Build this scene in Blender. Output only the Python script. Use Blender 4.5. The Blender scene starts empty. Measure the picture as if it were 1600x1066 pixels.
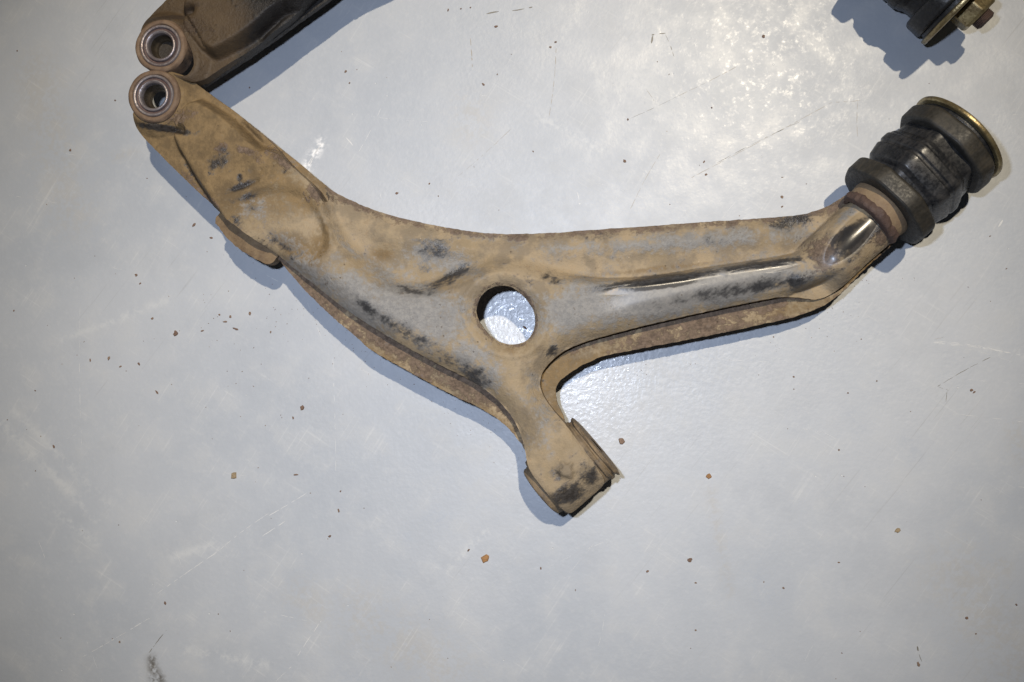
import bpy, bmesh, math, random
import numpy as np
from mathutils import Vector, Matrix

random.seed(7)
rng = np.random.default_rng(11)
scene = bpy.context.scene
COL = scene.collection
S = 0.0004                      # metres per working unit (about one photo pixel on the floor)

# ------------------------------------------------------------------ camera
F = 1450.0                      # focal length in working pixels (1600 px wide frame)
HC = 1450.0                     # camera height
NAD = (940.0, 585.0)            # where the plumb line under the lens falls in the frame
cvec = Vector(((NAD[0]-800)/F, -(NAD[1]-533)/F, -1)).normalized()
CQ = cvec.rotation_difference(Vector((0, 0, -1)))
CR = np.array(CQ.to_matrix())
cam_d = bpy.data.cameras.new('camera')
cam = bpy.data.objects.new('camera', cam_d)
COL.objects.link(cam)
cam_d.sensor_width = 36
cam_d.lens = 36*F/1600
cam_d.clip_start = 0.01
cam_d.clip_end = 100
cam.location = (0, 0, HC*S)
cam.rotation_mode = 'QUATERNION'
cam.rotation_quaternion = CQ
scene.camera = cam
scene.render.resolution_x = 1024
scene.render.resolution_y = 682

# ------------------------------------------------------------------ light
world = bpy.data.worlds.new('World')
scene.world = world
world.use_nodes = True
world.node_tree.nodes['Background'].inputs[0].default_value = (0.80, 0.90, 1.0, 1)
world.node_tree.nodes['Background'].inputs[1].default_value = 0.022

def lamp(name, loc, power, color, radius, spot=None, aim=(0, 0, 0)):
    d = bpy.data.lights.new(name, 'SPOT' if spot else 'POINT')
    d.energy = power
    d.color = color
    d.shadow_soft_size = radius*S
    o = bpy.data.objects.new(name, d)
    o.location = [c*S for c in loc]
    if spot:
        d.spot_size = spot; d.spot_blend = 1.0
        o.rotation_euler = (Vector(aim)*S-o.location).to_track_quat('-Z', 'Y').to_euler()
    COL.objects.link(o)
    return o
HL = 12000.0
wl = lamp('work_lamp', (0.19*HL, 0.37*HL, HL), 925, (1.0, 0.868, 0.66), 130, spot=math.radians(12.2), aim=(-165, 160, 0))     # warm lamp high up, behind the frame's top edge
lamp('camera_flash', (-165, 125, HC+45), 10.6, (0.695, 0.795, 1.0), 26, spot=math.radians(93), aim=(-130, 50, 0))       # flash beside the lens
vs = scene.view_settings
vs.view_transform = 'Standard'
vs.look = 'None'
vs.exposure = 0
vs.gamma = 1
vs.use_curve_mapping = False
scene.cycles.max_bounces = 5
scene.cycles.diffuse_bounces = 2
scene.cycles.glossy_bounces = 3

# ------------------------------------------------------------------ helpers
def U(px, py, z=0.0):
    """frame position + height -> position on the floor plan (working units)"""
    px = np.asarray(px, float); py = np.asarray(py, float); z = np.asarray(z, float)
    d = CR @ np.stack([(px-800)/F+0*py, -(py-533)/F+0*px, -np.ones(np.broadcast(px, py).shape)]).reshape(3, -1)
    t = (HC-z.reshape(-1))/(-d[2])
    return np.stack([d[0]*t, d[1]*t], -1)
def UP(pts, z):
    a = np.array(pts, float)
    return U(a[:, 0], a[:, 1], np.full(len(a), z) if np.isscalar(z) else np.array(z, float))
def U1(px, py, z=0.0):
    return U(np.array([px]), np.array([py]), np.array([z]))[0]
def to_px(P):
    q = (P - np.array([0, 0, HC])) @ CR          # R^T
    return np.stack([800+F*q[:, 0]/-q[:, 2], 533-F*q[:, 1]/-q[:, 2]], -1)

def chaikin(p, n=2, closed=True):
    p = np.array(p, float)
    for _ in range(n):
        q = np.roll(p, -1, 0)
        if closed:
            p = np.stack([0.75*p+0.25*q, 0.25*p+0.75*q], 1).reshape(-1, 2)
        else:
            a, b = p[:-1], p[1:]
            m = np.stack([0.75*a+0.25*b, 0.25*a+0.75*b], 1).reshape(-1, 2)
            p = np.concatenate([p[:1], m, p[-1:]])
    return p
def pdist(X, Y, poly, closed):
    sh = X.shape; x = X.ravel(); y = Y.ravel()
    d2 = np.full(x.size, 1e18); ins = np.zeros(x.size, bool)
    n = len(poly)
    for i in range(n if closed else n-1):
        ax, ay = poly[i]; bx, by = poly[(i+1) % n]
        ex, ey = bx-ax, by-ay
        L = ex*ex+ey*ey
        if L < 1e-9: continue
        t = np.clip(((x-ax)*ex+(y-ay)*ey)/L, 0, 1)
        np.minimum(d2, (x-ax-t*ex)**2+(y-ay-t*ey)**2, out=d2)
        if closed and ay != by:
            c = ((ay > y) != (by > y)) & (x < (bx-ax)*(y-ay)/(by-ay)+ax)
            ins ^= c
    d = np.sqrt(d2)
    if closed: d = np.where(ins, d, -d)
    return d.reshape(sh)
def sst(x, a, b):
    t = np.clip((x-a)/(b-a), 0, 1)
    return t*t*(3-2*t)

def vnoise(X, Y, scale, seed):
    """smooth value noise for lumps and ragged edges, -1..1"""
    g = np.random.default_rng(seed).uniform(-1, 1, (64, 64))
    x = X/scale; y = Y/scale
    i = np.floor(x).astype(int); j = np.floor(y).astype(int)
    u = x-i; v = y-j
    u = u*u*(3-2*u); v = v*v*(3-2*v)
    a = g[i % 64, j % 64]; b = g[(i+1) % 64, j % 64]; c = g[i % 64, (j+1) % 64]; d = g[(i+1) % 64, (j+1) % 64]
    return (a*(1-u)+b*u)*(1-v)+(c*(1-u)+d*u)*v

def finish(name, V, faces, mat, parent, smooth=True, attrs=None, flip=False, sharp=None):
    """V in working units, already in place; one mesh object under its thing"""
    me = bpy.data.meshes.new(name)
    V = np.asarray(V, float)*S
    if parent is not None:
        root = parent
        while root.parent is not None: root = root.parent
        V = V - np.array(root.location)
    if isinstance(faces, np.ndarray) and faces.shape[1] == 4:
        n = len(faces)
        if flip: faces = faces[:, ::-1]
        me.vertices.add(len(V)); me.vertices.foreach_set('co', V.astype(np.float32).ravel())
        me.loops.add(n*4); me.loops.foreach_set('vertex_index', faces.astype(np.int32).ravel())
        me.polygons.add(n); me.polygons.foreach_set('loop_start', np.arange(0, n*4, 4, dtype=np.int32))
        me.update(calc_edges=True)
    else:
        me.from_pydata([tuple(v) for v in V], [], [tuple(f[::-1]) if flip else tuple(f) for f in faces])
        me.update()
    me.validate()
    if smooth is not None:
        me.polygons.foreach_set('use_smooth', np.full(len(me.polygons), bool(smooth)))
    for k, a in (attrs or {}).items():
        at = me.attributes.new(k, 'FLOAT', 'POINT')
        at.data.foreach_set('value', a.astype(np.float32))
    if sharp: me.set_sharp_from_angle(angle=math.radians(sharp))
    me.materials.append(mat)
    o = bpy.data.objects.new(name, me)
    COL.objects.link(o)
    if parent is not None: o.parent = parent
    return o
def thing(name, label, cat, loc, group=None):
    e = bpy.data.objects.new(name, None)
    e.empty_display_size = 0.03
    e.location = [c*S for c in loc]
    COL.objects.link(e)
    e['label'] = label; e['category'] = cat
    if group: e['group'] = group
    bpy.context.view_layer.update()
    return e

def sheet(outline, zfun, zbot, g=1.6, holes=(), zunder=None, ragged=0.5, seed=1):
    """stamped sheet: fitted grid with a height function, a skirt and, when zunder is given, an underside.
    returns (V, quads, n_top)"""
    ol = np.asarray(outline)
    lo = ol.min(0)-4*g; hi = ol.max(0)+4*g
    xs = np.arange(lo[0], hi[0], g); ys = np.arange(lo[1], hi[1], g)
    X, Y = np.meshgrid(xs, ys, indexing='ij')
    sd = pdist(X, Y, ol, True)
    for h in holes: sd = np.minimum(sd, -pdist(X, Y, np.asarray(h), True))
    sd = sd + ragged*vnoise(X, Y, 7, seed) + 0.6*ragged*vnoise(X, Y, 3.1, seed+1)
    c = 0.25*(sd[:-1, :-1]+sd[1:, :-1]+sd[:-1, 1:]+sd[1:, 1:]) > 0
    gx, gy = np.gradient(sd, g)
    gl = np.sqrt(gx*gx+gy*gy)+1e-6
    pad = np.zeros((c.shape[0]+2, c.shape[1]+2), bool); pad[1:-1, 1:-1] = c
    cnt = pad[:-1, :-1].astype(int)+pad[1:, :-1]+pad[:-1, 1:]+pad[1:, 1:]
    used = cnt > 0
    edge = used & (cnt < 4)
    sh = np.where(edge, -np.clip(sd, -1.6*g, 1.6*g)/np.maximum(gl, .6), 0)
    PX = X+sh*gx/gl; PY = Y+sh*gy/gl
    idx = -np.ones(X.shape, int); idx[used] = np.arange(used.sum())
    vx = PX[used]; vy = PY[used]
    V = np.stack([vx, vy, zfun(vx, vy)], -1)
    ci, cj = np.nonzero(c)
    Q = np.stack([idx[ci, cj], idx[ci+1, cj], idx[ci+1, cj+1], idx[ci, cj+1]], -1)
    ntop = len(V)
    E = np.concatenate([Q[:, [0, 1]], Q[:, [1, 2]], Q[:, [2, 3]], Q[:, [3, 0]]])
    key = np.minimum(E[:, 0], E[:, 1])*np.int64(ntop)+np.maximum(E[:, 0], E[:, 1])
    _, inv, ct = np.unique(key, return_inverse=True, return_counts=True)
    B = E[ct[inv] == 1]
    bv = np.unique(B)
    m1 = np.zeros(ntop, int); m1[bv] = np.arange(len(bv))
    top = V[bv]; bot = top.copy()
    bot[:, 2] = zbot(bot[:, 0], bot[:, 1]) if callable(zbot) else zbot
    V2 = np.concatenate([V, top, bot])
    a = m1[B[:, 0]]+ntop; b = m1[B[:, 1]]+ntop; nb = len(bv)
    W = np.stack([b, a, a+nb, b+nb], -1)
    Q2 = np.concatenate([Q, W])
    if zunder is not None:
        u0 = len(V2)
        Vu = V.copy(); Vu[:, 2] = zunder(Vu[:, 0], Vu[:, 1])
        V2 = np.concatenate([V2, Vu]); Q2 = np.concatenate([Q2, Q[:, ::-1]+u0])
    return V2, Q2, ntop

def lathe(prof, org, ax, nseg=64, sect=None, up=(0, 0, 1), closed=False):
    """profile [(s, r)] turned about an axis; sect(theta, s) scales the radius"""
    ax = np.array(ax, float); ax /= np.linalg.norm(ax)
    up = np.array(up, float)
    e1 = np.cross(up, ax); e1 /= np.linalg.norm(e1)
    e2 = np.cross(ax, e1)
    th = np.linspace(0, 2*math.pi, nseg, endpoint=False)
    V = []
    for s, r in prof:
        rr = r*(sect(th, s) if sect else np.ones(nseg))
        V.append(np.array(org)+s*ax+np.outer(rr*np.cos(th), e1)+np.outer(rr*np.sin(th), e2))
    n = len(prof)
    V = np.concatenate(V)
    Q = []
    for i in range(n if closed else n-1):
        for j in range(nseg):
            k = (j+1) % nseg; i2 = (i+1) % n
            Q.append((i*nseg+j, i*nseg+k, i2*nseg+k, i2*nseg+j))
    return V, np.array(Q)
def rnd(prof, r=2.0):
    """round the corners of a profile with small bevels"""
    out = []
    n = len(prof)
    for i, p in enumerate(prof):
        p = np.array(p, float)
        if i in (0, n-1): out.append(tuple(p)); continue
        a = np.array(prof[i-1], float)-p; b = np.array(prof[i+1], float)-p
        la, lb = np.linalg.norm(a), np.linalg.norm(b)
        q = min(r, la*.45, lb*.45)
        pa = p+a/la*q; pb = p+b/lb*q
        out += [tuple(pa), tuple(0.25*pa+0.5*p+0.25*pb), tuple(pb)]
    return out

# ------------------------------------------------------------------ materials
class NT:
    def __init__(s, name):
        s.m = bpy.data.materials.new(name); s.m.use_nodes = True
        s.t = s.m.node_tree; s.t.nodes.clear()
        s.out = s.n('ShaderNodeOutputMaterial'); s.b = s.n('ShaderNodeBsdfPrincipled')
        s.t.links.new(s.b.outputs[0], s.out.inputs[0])
        s.geo = s.n('ShaderNodeNewGeometry')
        v = s.n('ShaderNodeVectorMath'); v.operation = 'SCALE'; v.inputs['Scale'].default_value = 1/S
        s.t.links.new(s.geo.outputs['Position'], v.inputs[0])
        s.P = v.outputs[0]                       # position in working units
    def n(s, k): return s.t.nodes.new(k)
    def set(s, inp, v):
        if isinstance(v, bpy.types.NodeSocket): s.t.links.new(v, inp)
        elif isinstance(v, (tuple, list)) and len(v) == 3 and inp.type == 'RGBA': inp.default_value = (*v, 1)
        else: inp.default_value = v
    def math(s, op, a, b=0.0, c=None, clamp=False):
        m = s.n('ShaderNodeMath'); m.operation = op; m.use_clamp = clamp
        s.set(m.inputs[0], a); s.set(m.inputs[1], b)
        if c is not None: s.set(m.inputs[2], c)
        return m.outputs[0]
    def ramp(s, x, a, b, lo=0.0, hi=1.0):
        m = s.n('ShaderNodeMapRange'); m.interpolation_type = 'SMOOTHSTEP'
        s.set(m.inputs[0], x)
        for i, v in enumerate((a, b, lo, hi)): s.set(m.inputs[i+1], v)
        return m.outputs[0]
    def noise(s, size, detail=4, rough=0.55, vec=None, off=0.0, stretch=None, dist=0.0):
        x = vec or s.P
        st = stretch or (1, 1, 1)
        if len(st) > 3:
            vr = s.n('ShaderNodeVectorRotate'); vr.rotation_type = 'Z_AXIS'; s.set(vr.inputs['Vector'], x)
            vr.inputs['Angle'].default_value = math.radians(st[3]); x = vr.outputs[0]
        mp = s.n('ShaderNodeMapping'); s.set(mp.inputs[0], x)
        mp.inputs['Location'].default_value = (off, off*1.7, off*.6)
        mp.inputs['Scale'].default_value = [k/size for k in st[:3]]
        t = s.n('ShaderNodeTexNoise'); s.set(t.inputs['Vector'], mp.outputs[0])
        t.inputs['Scale'].default_value = 1; t.inputs['Detail'].default_value = detail
        t.inputs['Roughness'].default_value = rough; t.inputs['Distortion'].default_value = dist
        return t.outputs[0]
    def vor(s, size, off=0.0, rand=1.0):
        mp = s.n('ShaderNodeMapping'); s.set(mp.inputs[0], s.P)
        mp.inputs['Location'].default_value = (off, off*1.3, 0)
        mp.inputs['Scale'].default_value = (1/size,)*3
        t = s.n('ShaderNodeTexVoronoi'); s.set(t.inputs['Vector'], mp.outputs[0]); t.inputs['Scale'].default_value = 1
        t.inputs['Randomness'].default_value = rand
        return t.outputs['Distance'], t.outputs['Color']
    def mix(s, f, a, b):
        m = s.n('ShaderNodeMix'); m.data_type = 'RGBA'
        s.set(m.inputs[0], f); s.set(m.inputs[6], a); s.set(m.inputs[7], b)
        return m.outputs[2]
    def mixf(s, f, a, b):
        m = s.n('ShaderNodeMix'); m.data_type = 'FLOAT'
        s.set(m.inputs[0], f); s.set(m.inputs[2], a); s.set(m.inputs[3], b)
        return m.outputs[0]
    def attr(s, name):
        a = s.n('ShaderNodeAttribute'); a.attribute_name = name
        return a.outputs['Fac']
    def bump(s, h, dist, strength=1.0, normal=None):
        b = s.n('ShaderNodeBump'); s.set(b.inputs['Height'], h)
        b.inputs['Distance'].default_value = dist*S; b.inputs['Strength'].default_value = strength
        if normal is not None: s.set(b.inputs['Normal'], normal)
        return b.outputs[0]
    def bs(s, **k):
        for key, v in k.items(): s.set(s.b.inputs[key.replace('_', ' ')], v)
    def seg(s, a, b, w, soft=0.5):
        """soft line mask between two floor points"""
        ax, ay = a; ex, ey = b[0]-a[0], b[1]-a[1]; L = ex*ex+ey*ey
        pa = s.n('ShaderNodeVectorMath'); pa.operation = 'SUBTRACT'; s.set(pa.inputs[0], s.P); pa.inputs[1].default_value = (ax, ay, 0)
        dt = s.n('ShaderNodeVectorMath'); dt.operation = 'DOT_PRODUCT'; s.set(dt.inputs[0], pa.outputs[0]); dt.inputs[1].default_value = (ex/L, ey/L, 0)
        cl = s.math('MAXIMUM', s.math('MINIMUM', dt.outputs['Value'], 1.0), 0.0)
        sc = s.n('ShaderNodeVectorMath'); sc.operation = 'SCALE'; sc.inputs[0].default_value = (ex, ey, 0); s.set(sc.inputs['Scale'], cl)
        d = s.n('ShaderNodeVectorMath'); d.operation = 'DISTANCE'; s.set(d.inputs[0], pa.outputs[0]); s.set(d.inputs[1], sc.outputs[0])
        return s.ramp(d.outputs['Value'], w*soft, w, 1.0, 0.0)

def mat_floor():
    t = NT('painted_floor')
    big = t.noise(330, 2, .5); mid = t.noise(60, 4, .62, off=3.1); fine = t.noise(8, 3, .6, off=7.7)
    col = t.mix(t.ramp(big, .32, .68), (.390, .415, .452), (.440, .460, .490))
    col = t.mix(t.math('MULTIPLY', t.ramp(mid, .45, .72), .5), col, (.465, .475, .485))
    col = t.mix(t.math('MULTIPLY', t.ramp(t.noise(120, 4, .65, off=83), .5, .68), .35), col, (.375, .395, .425))
    col = t.mix(t.math('MULTIPLY', t.ramp(fine, .5, .8), .15), col, (.57, .57, .565))
    rag = t.ramp(t.math('ADD', t.math('MULTIPLY', fine, .55), t.math('MULTIPLY', mid, .45)), .42, .58)
    # soft marks ground in where they are seen: pale scuffs, brown dirt, bluish bare patches, black grime; lamp glare and a white sparkle are painted in too
    for key, colr, amt in (('scuff_glare', (.56, .57, .57), .45), ('dirt', (.36, .33, .28), .28), ('bluish', (.35, .385, .44), .45), ('grime', (.07, .058, .042), .9), ('glint', (.92, .91, .9), .95)):
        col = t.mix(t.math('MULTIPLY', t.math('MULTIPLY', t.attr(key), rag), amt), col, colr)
    for ang, off, c_, lo in ((33, 2.0, (.66, .66, .65), .62), (-58, 9.0, (.64, .64, .63), .64), (38, 44.0, (.2, .19, .17), .68)):
        nz = t.noise(3.2, 1, .5, off=off, stretch=(1, .022, 1, ang))
        patch = t.ramp(big if off > 40 else mid, .45, .68)
        col = t.mix(t.math('MULTIPLY', t.math('MULTIPLY', t.ramp(nz, lo, lo+.1), patch), .20), col, c_)
    d, c = t.vor(34, 5.0)
    sep = t.n('ShaderNodeSeparateColor'); t.set(sep.inputs[0], c)
    rad = t.math('MULTIPLY', t.ramp(sep.outputs[0], .78, 1.0), .038)
    spk = t.ramp(t.math('SUBTRACT', rad, d), 0.0, .012)
    col = t.mix(t.math('MULTIPLY', spk, .8), col, t.mix(sep.outputs[1], (.07, .06, .055), (.26, .16, .09)))
    d2, c2 = t.vor(19, 15.0)
    sep2 = t.n('ShaderNodeSeparateColor'); t.set(sep2.inputs[0], c2)
    rad2 = t.math('MULTIPLY', t.ramp(sep2.outputs[0], .84, 1.0), .085)
    chip = t.ramp(t.math('SUBTRACT', rad2, d2), 0.0, .02)
    col = t.mix(t.math('MULTIPLY', chip, .35), col, (.80, .80, .78))
    blot = t.noise(24, 4, .7, off=52)
    peel = t.noise(6.5, 2, .55, off=12)
    rp = t.attr('bumpy')
    h = t.math('MULTIPLY', peel, t.math('ADD', t.math('MULTIPLY', rp, .9), .30))
    h = t.math('SUBTRACT', h, t.math('MULTIPLY', chip, .9))
    nrm = t.bump(t.math('ADD', h, t.math('MULTIPLY', mid, 1.2)), 1.0, .6)
    rgh = t.ramp(mid, .3, .7, .40, .58)
    t.bs(Base_Color=col, Roughness=rgh, Normal=nrm, Coat_Weight=t.math('ADD', t.math('MULTIPLY', rp, .38), t.ramp(blot, .42, .66, .07, .24)), Coat_Roughness=t.mixf(rp, t.ramp(fine, .30, .62, .20, .40), t.ramp(fine, .30, .62, .12, .34)), Coat_Normal=nrm)
    t.b.inputs['Coat IOR'].default_value = 1.45
    return t.m

def mat_paint(name, c, rough=.5):
    t = NT(name)
    n = t.noise(6, 2, .6)
    t.bs(Base_Color=t.mix(n, tuple(x*.8 for x in c), tuple(min(1, x*1.1) for x in c)), Roughness=rough)
    return t.m

def mat_arm(name, dark=False):
    t = NT(name)
    a_grey, a_blk, a_rust, a_umb = (t.attr(k) for k in ('grey', 'black', 'rust', 'umber'))
    n1 = t.noise(30, 4, .68, off=1); n2 = t.noise(7, 4, .68, off=4); n3 = t.noise(85, 3, .6, off=8)
    nn = t.math('ADD', t.math('MULTIPLY', n1, .55), t.math('MULTIPLY', n2, .45))
    def thr(a, lo, hi, k=1.1):
        return t.ramp(t.math('ADD', a, t.math('MULTIPLY', t.math('SUBTRACT', nn, .5), k)), lo, hi)
    col = t.mix(t.ramp(n3, .38, .62), (.255, .193, .116), (.325, .248, .155))
    col = t.mix(t.math('MULTIPLY', t.ramp(n1, .40, .62), .5), col, (.295, .232, .155))
    col = t.mix(t.math('MULTIPLY', t.ramp(n2, .50, .68), .5), col, (.36, .255, .145))
    col = t.mix(t.math('MULTIPLY', t.ramp(t.noise(12, 4, .7, off=61), .54, .68), .4), col, (.19, .138, .085))
    col = t.mix(t.math('MULTIPLY', t.ramp(t.noise(55, 4, .66, off=71), .46, .60), .68), col, (.175, .140, .098))
    um = thr(a_umb, .25, .8, 2.2)
    col = t.mix(t.math('MULTIPLY', um, .92), col, t.mix(t.ramp(t.math('ADD', t.math('MULTIPLY', n1, .7), t.math('MULTIPLY', n2, .3)), .38, .62), (.118, .078, .036), (.215, .142, .064)))
    gr = thr(a_grey, .22, .82, 3.0)
    col = t.mix(t.math('MULTIPLY', gr, .9), col, t.mix(t.ramp(n2, .35, .65), (.165, .163, .160), (.235, .226, .212)))
    ru = thr(a_rust, .34, .70, 3.2)
    col = t.mix(t.math('MULTIPLY', ru, .88), col, t.mix(t.ramp(n2, .35, .65), (.060, .040, .030), (.170, .120, .086)))
    streak = t.noise(6, 4, .65, off=17, stretch=(1, .3, 1, 50))
    bl = t.ramp(t.math('ADD', a_blk, t.math('MULTIPLY', t.math('SUBTRACT', t.math('ADD', t.math('MULTIPLY', nn, .72), t.math('MULTIPLY', streak, .28)), .5), 5.2)), .28, 1.2)
    col = t.mix(t.math('MULTIPLY', bl, .92), col, t.mix(t.ramp(n2, .35, .65), (.012, .012, .014), (.040, .039, .040)))
    # pits, dust specks, fine scores
    d, c = t.vor(13, 2.0)
    pit = t.math('MULTIPLY', t.ramp(d, .04, .13, 1.0, 0.0), t.ramp(t.noise(55, 2, .5, off=31), .5, .62))
    col = t.mix(t.math('MULTIPLY', pit, .6), col, (.05, .032, .022))
    d3, c3 = t.vor(17, 8.0)
    crumb = t.math('MULTIPLY', t.ramp(d3, .03, .085, 1.0, 0.0), t.ramp(t.noise(60, 2, .5, off=37), .5, .62))
    col = t.mix(t.math('MULTIPLY', crumb, .55), col, (.46, .36, .25))
    if dark:
        oil = t.ramp(t.math('ADD', t.attr('oil'), t.math('MULTIPLY', t.math('SUBTRACT', nn, .5), .8)), .25, .75)
        col = t.mix(.80, col, (.046, .029, .016))
        col = t.mix(oil, col, (.012, .010, .009))
        rg = t.mixf(oil, .62, .55)
    else:
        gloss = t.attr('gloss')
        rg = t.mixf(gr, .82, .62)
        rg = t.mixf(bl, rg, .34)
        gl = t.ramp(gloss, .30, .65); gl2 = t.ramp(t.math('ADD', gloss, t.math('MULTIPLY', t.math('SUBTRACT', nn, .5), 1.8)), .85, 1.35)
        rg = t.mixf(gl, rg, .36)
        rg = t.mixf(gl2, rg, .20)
    h = t.math('ADD', t.math('MULTIPLY', n1, 2.6), t.math('MULTIPLY', n2, 1.5))
    h = t.math('ADD', h, t.math('MULTIPLY', t.noise(2.6, 3, .65, off=40), .95))
    h = t.math('SUBTRACT', h, t.math('MULTIPLY', pit, .9))
    h = t.math('ADD', h, t.math('MULTIPLY', ru, t.math('MULTIPLY', n2, 1.6)))
    if not dark:
        h = t.math('MULTIPLY', h, t.mixf(gl, 1.0, .03))
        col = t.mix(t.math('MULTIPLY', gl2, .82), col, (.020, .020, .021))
    t.bs(Base_Color=col, Roughness=rg, Normal=t.bump(h, 1.0, .75))
    t.b.inputs['Specular IOR Level'].default_value = .4
    return t.m

def mat_rust(name, c0, c1, c2, rough=.8, patch=.5, bump=1.0, metallic=0.0):
    t = NT(name)
    n1 = t.noise(18, 6, .7, off=2); n2 = t.noise(5, 5, .65, off=5)
    col = t.mix(t.ramp(n1, .35, .65), c0, c1)
    col = t.mix(t.math('MULTIPLY', t.ramp(t.noise(30, 5, .65, off=9), patch, patch+.2), .85), col, c2)
    col = t.mix(t.math('MULTIPLY', t.ramp(n2, .55, .75), .5), col, tuple(x*.35 for x in c0))
    t.bs(Base_Color=col, Roughness=t.ramp(n2, .3, .7, rough-.12, min(1, rough+.1)), Metallic=metallic,
         Normal=t.bump(t.math('ADD', t.math('MULTIPLY', n1, 1.6), t.math('MULTIPLY', n2, 1.2)), 1.0, .7*bump))
    return t.m
def mat_rubber(name, c, dust, amt, rough=.5, bump=1.0):
    t = NT(name)
    n1 = t.noise(22, 5, .65, off=2); n2 = t.noise(4, 4, .6, off=5); st = t.noise(5, 3, .6, off=9, stretch=(1, .3, 1, 45))
    col = t.mix(t.ramp(n1, .4, .75), c, tuple(x*1.6 for x in c))
    col = t.mix(t.math('MULTIPLY', t.ramp(t.math('ADD', t.math('MULTIPLY', n1, .5), t.math('MULTIPLY', st, .5)), .42, .68), amt), col, dust)
    t.bs(Base_Color=col, Roughness=t.ramp(n2, .3, .7, rough-.1, rough+.15),
         Normal=t.bump(t.math('ADD', t.math('MULTIPLY', n1, 1.2), t.math('MULTIPLY', n2, .9)), 1.0, .6*bump))
    return t.m

M_FLOOR = mat_floor()
M_ARM = mat_arm('dusty_arm_paint')
M_ARM_OILY = mat_arm('oily_arm_paint', dark=True)
M_PLATE = mat_rust('rusty_plate', (.135, .094, .066), (.10, .068, .050), (.25, .18, .10), .78, .56)
M_PLATE_DARK = mat_rust('oily_plate', (.022, .017, .013), (.03, .022, .015), (.05, .035, .02), .6, .6)
M_TAB = mat_rust('dusty_tab', (.19, .13, .072), (.125, .082, .047), (.23, .16, .085), .85, .52, 1.3)
M_HUBRIM = mat_rust('rusty_hub_rim', (.185, .122, .076), (.13, .082, .052), (.22, .155, .10), .75, .55, .9)
M_HUBSTEEL = mat_rust('worn_hub_steel', (.30, .27, .27), (.22, .18, .175), (.17, .11, .09), .42, .62, .6, .55)
M_HUBGROOVE = mat_rust('rusty_groove', (.12, .075, .065), (.09, .055, .05), (.2, .15, .13), .6, .6, .6, .2)
M_BORE = mat_rust('dirty_bore', (.10, .078, .05), (.06, .045, .03), (.16, .12, .07), .5, .6, .5, .4)
M_WELD = mat_rust('rusty_weld', (.060, .036, .028), (.085, .052, .040), (.12, .078, .055), .75, .6, 1.3)
M_COLLAR = mat_rust('dusty_collar', (.235, .165, .095), (.20, .135, .08), (.12, .075, .055), .8, .6)
M_CLAMP = mat_rust('dusty_flange', (.23, .165, .095), (.15, .108, .066), (.07, .062, .055), .8, .50, 1.3)
M_RUB = mat_rubber('black_rubber', (.0105, .011, .0125), (.080, .073, .066), .42, .34, .3)
M_RUBDISC = mat_rubber('dusty_rubber_disc', (.013, .0125, .011), (.030, .025, .018), .5, .55, .35)
M_RUBRIM = mat_rubber('dusty_rubber_rim', (.019, .017, .0135), (.062, .050, .034), .6, .55, .3)
M_RUBDARK = mat_rubber('clean_black_rubber', (.008, .0085, .010), (.03, .027, .022), .4, .45)
def mat_brass():
    t = NT('yellow_zinc')
    n1 = t.noise(14, 5, .65, off=2); n2 = t.noise(4, 4, .6, off=5)
    col = t.mix(t.ramp(n1, .35, .65), (.36, .29, .15), (.22, .165, .085))
    col = t.mix(t.math('MULTIPLY', t.ramp(n2, .55, .75), .6), col, (.09, .065, .04))
    t.bs(Base_Color=col, Metallic=.75, Roughness=t.ramp(n2, .3, .7, .26, .46), Normal=t.bump(n2, 1.0, .4))
    return t.m
M_ZINC = mat_brass()

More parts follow.
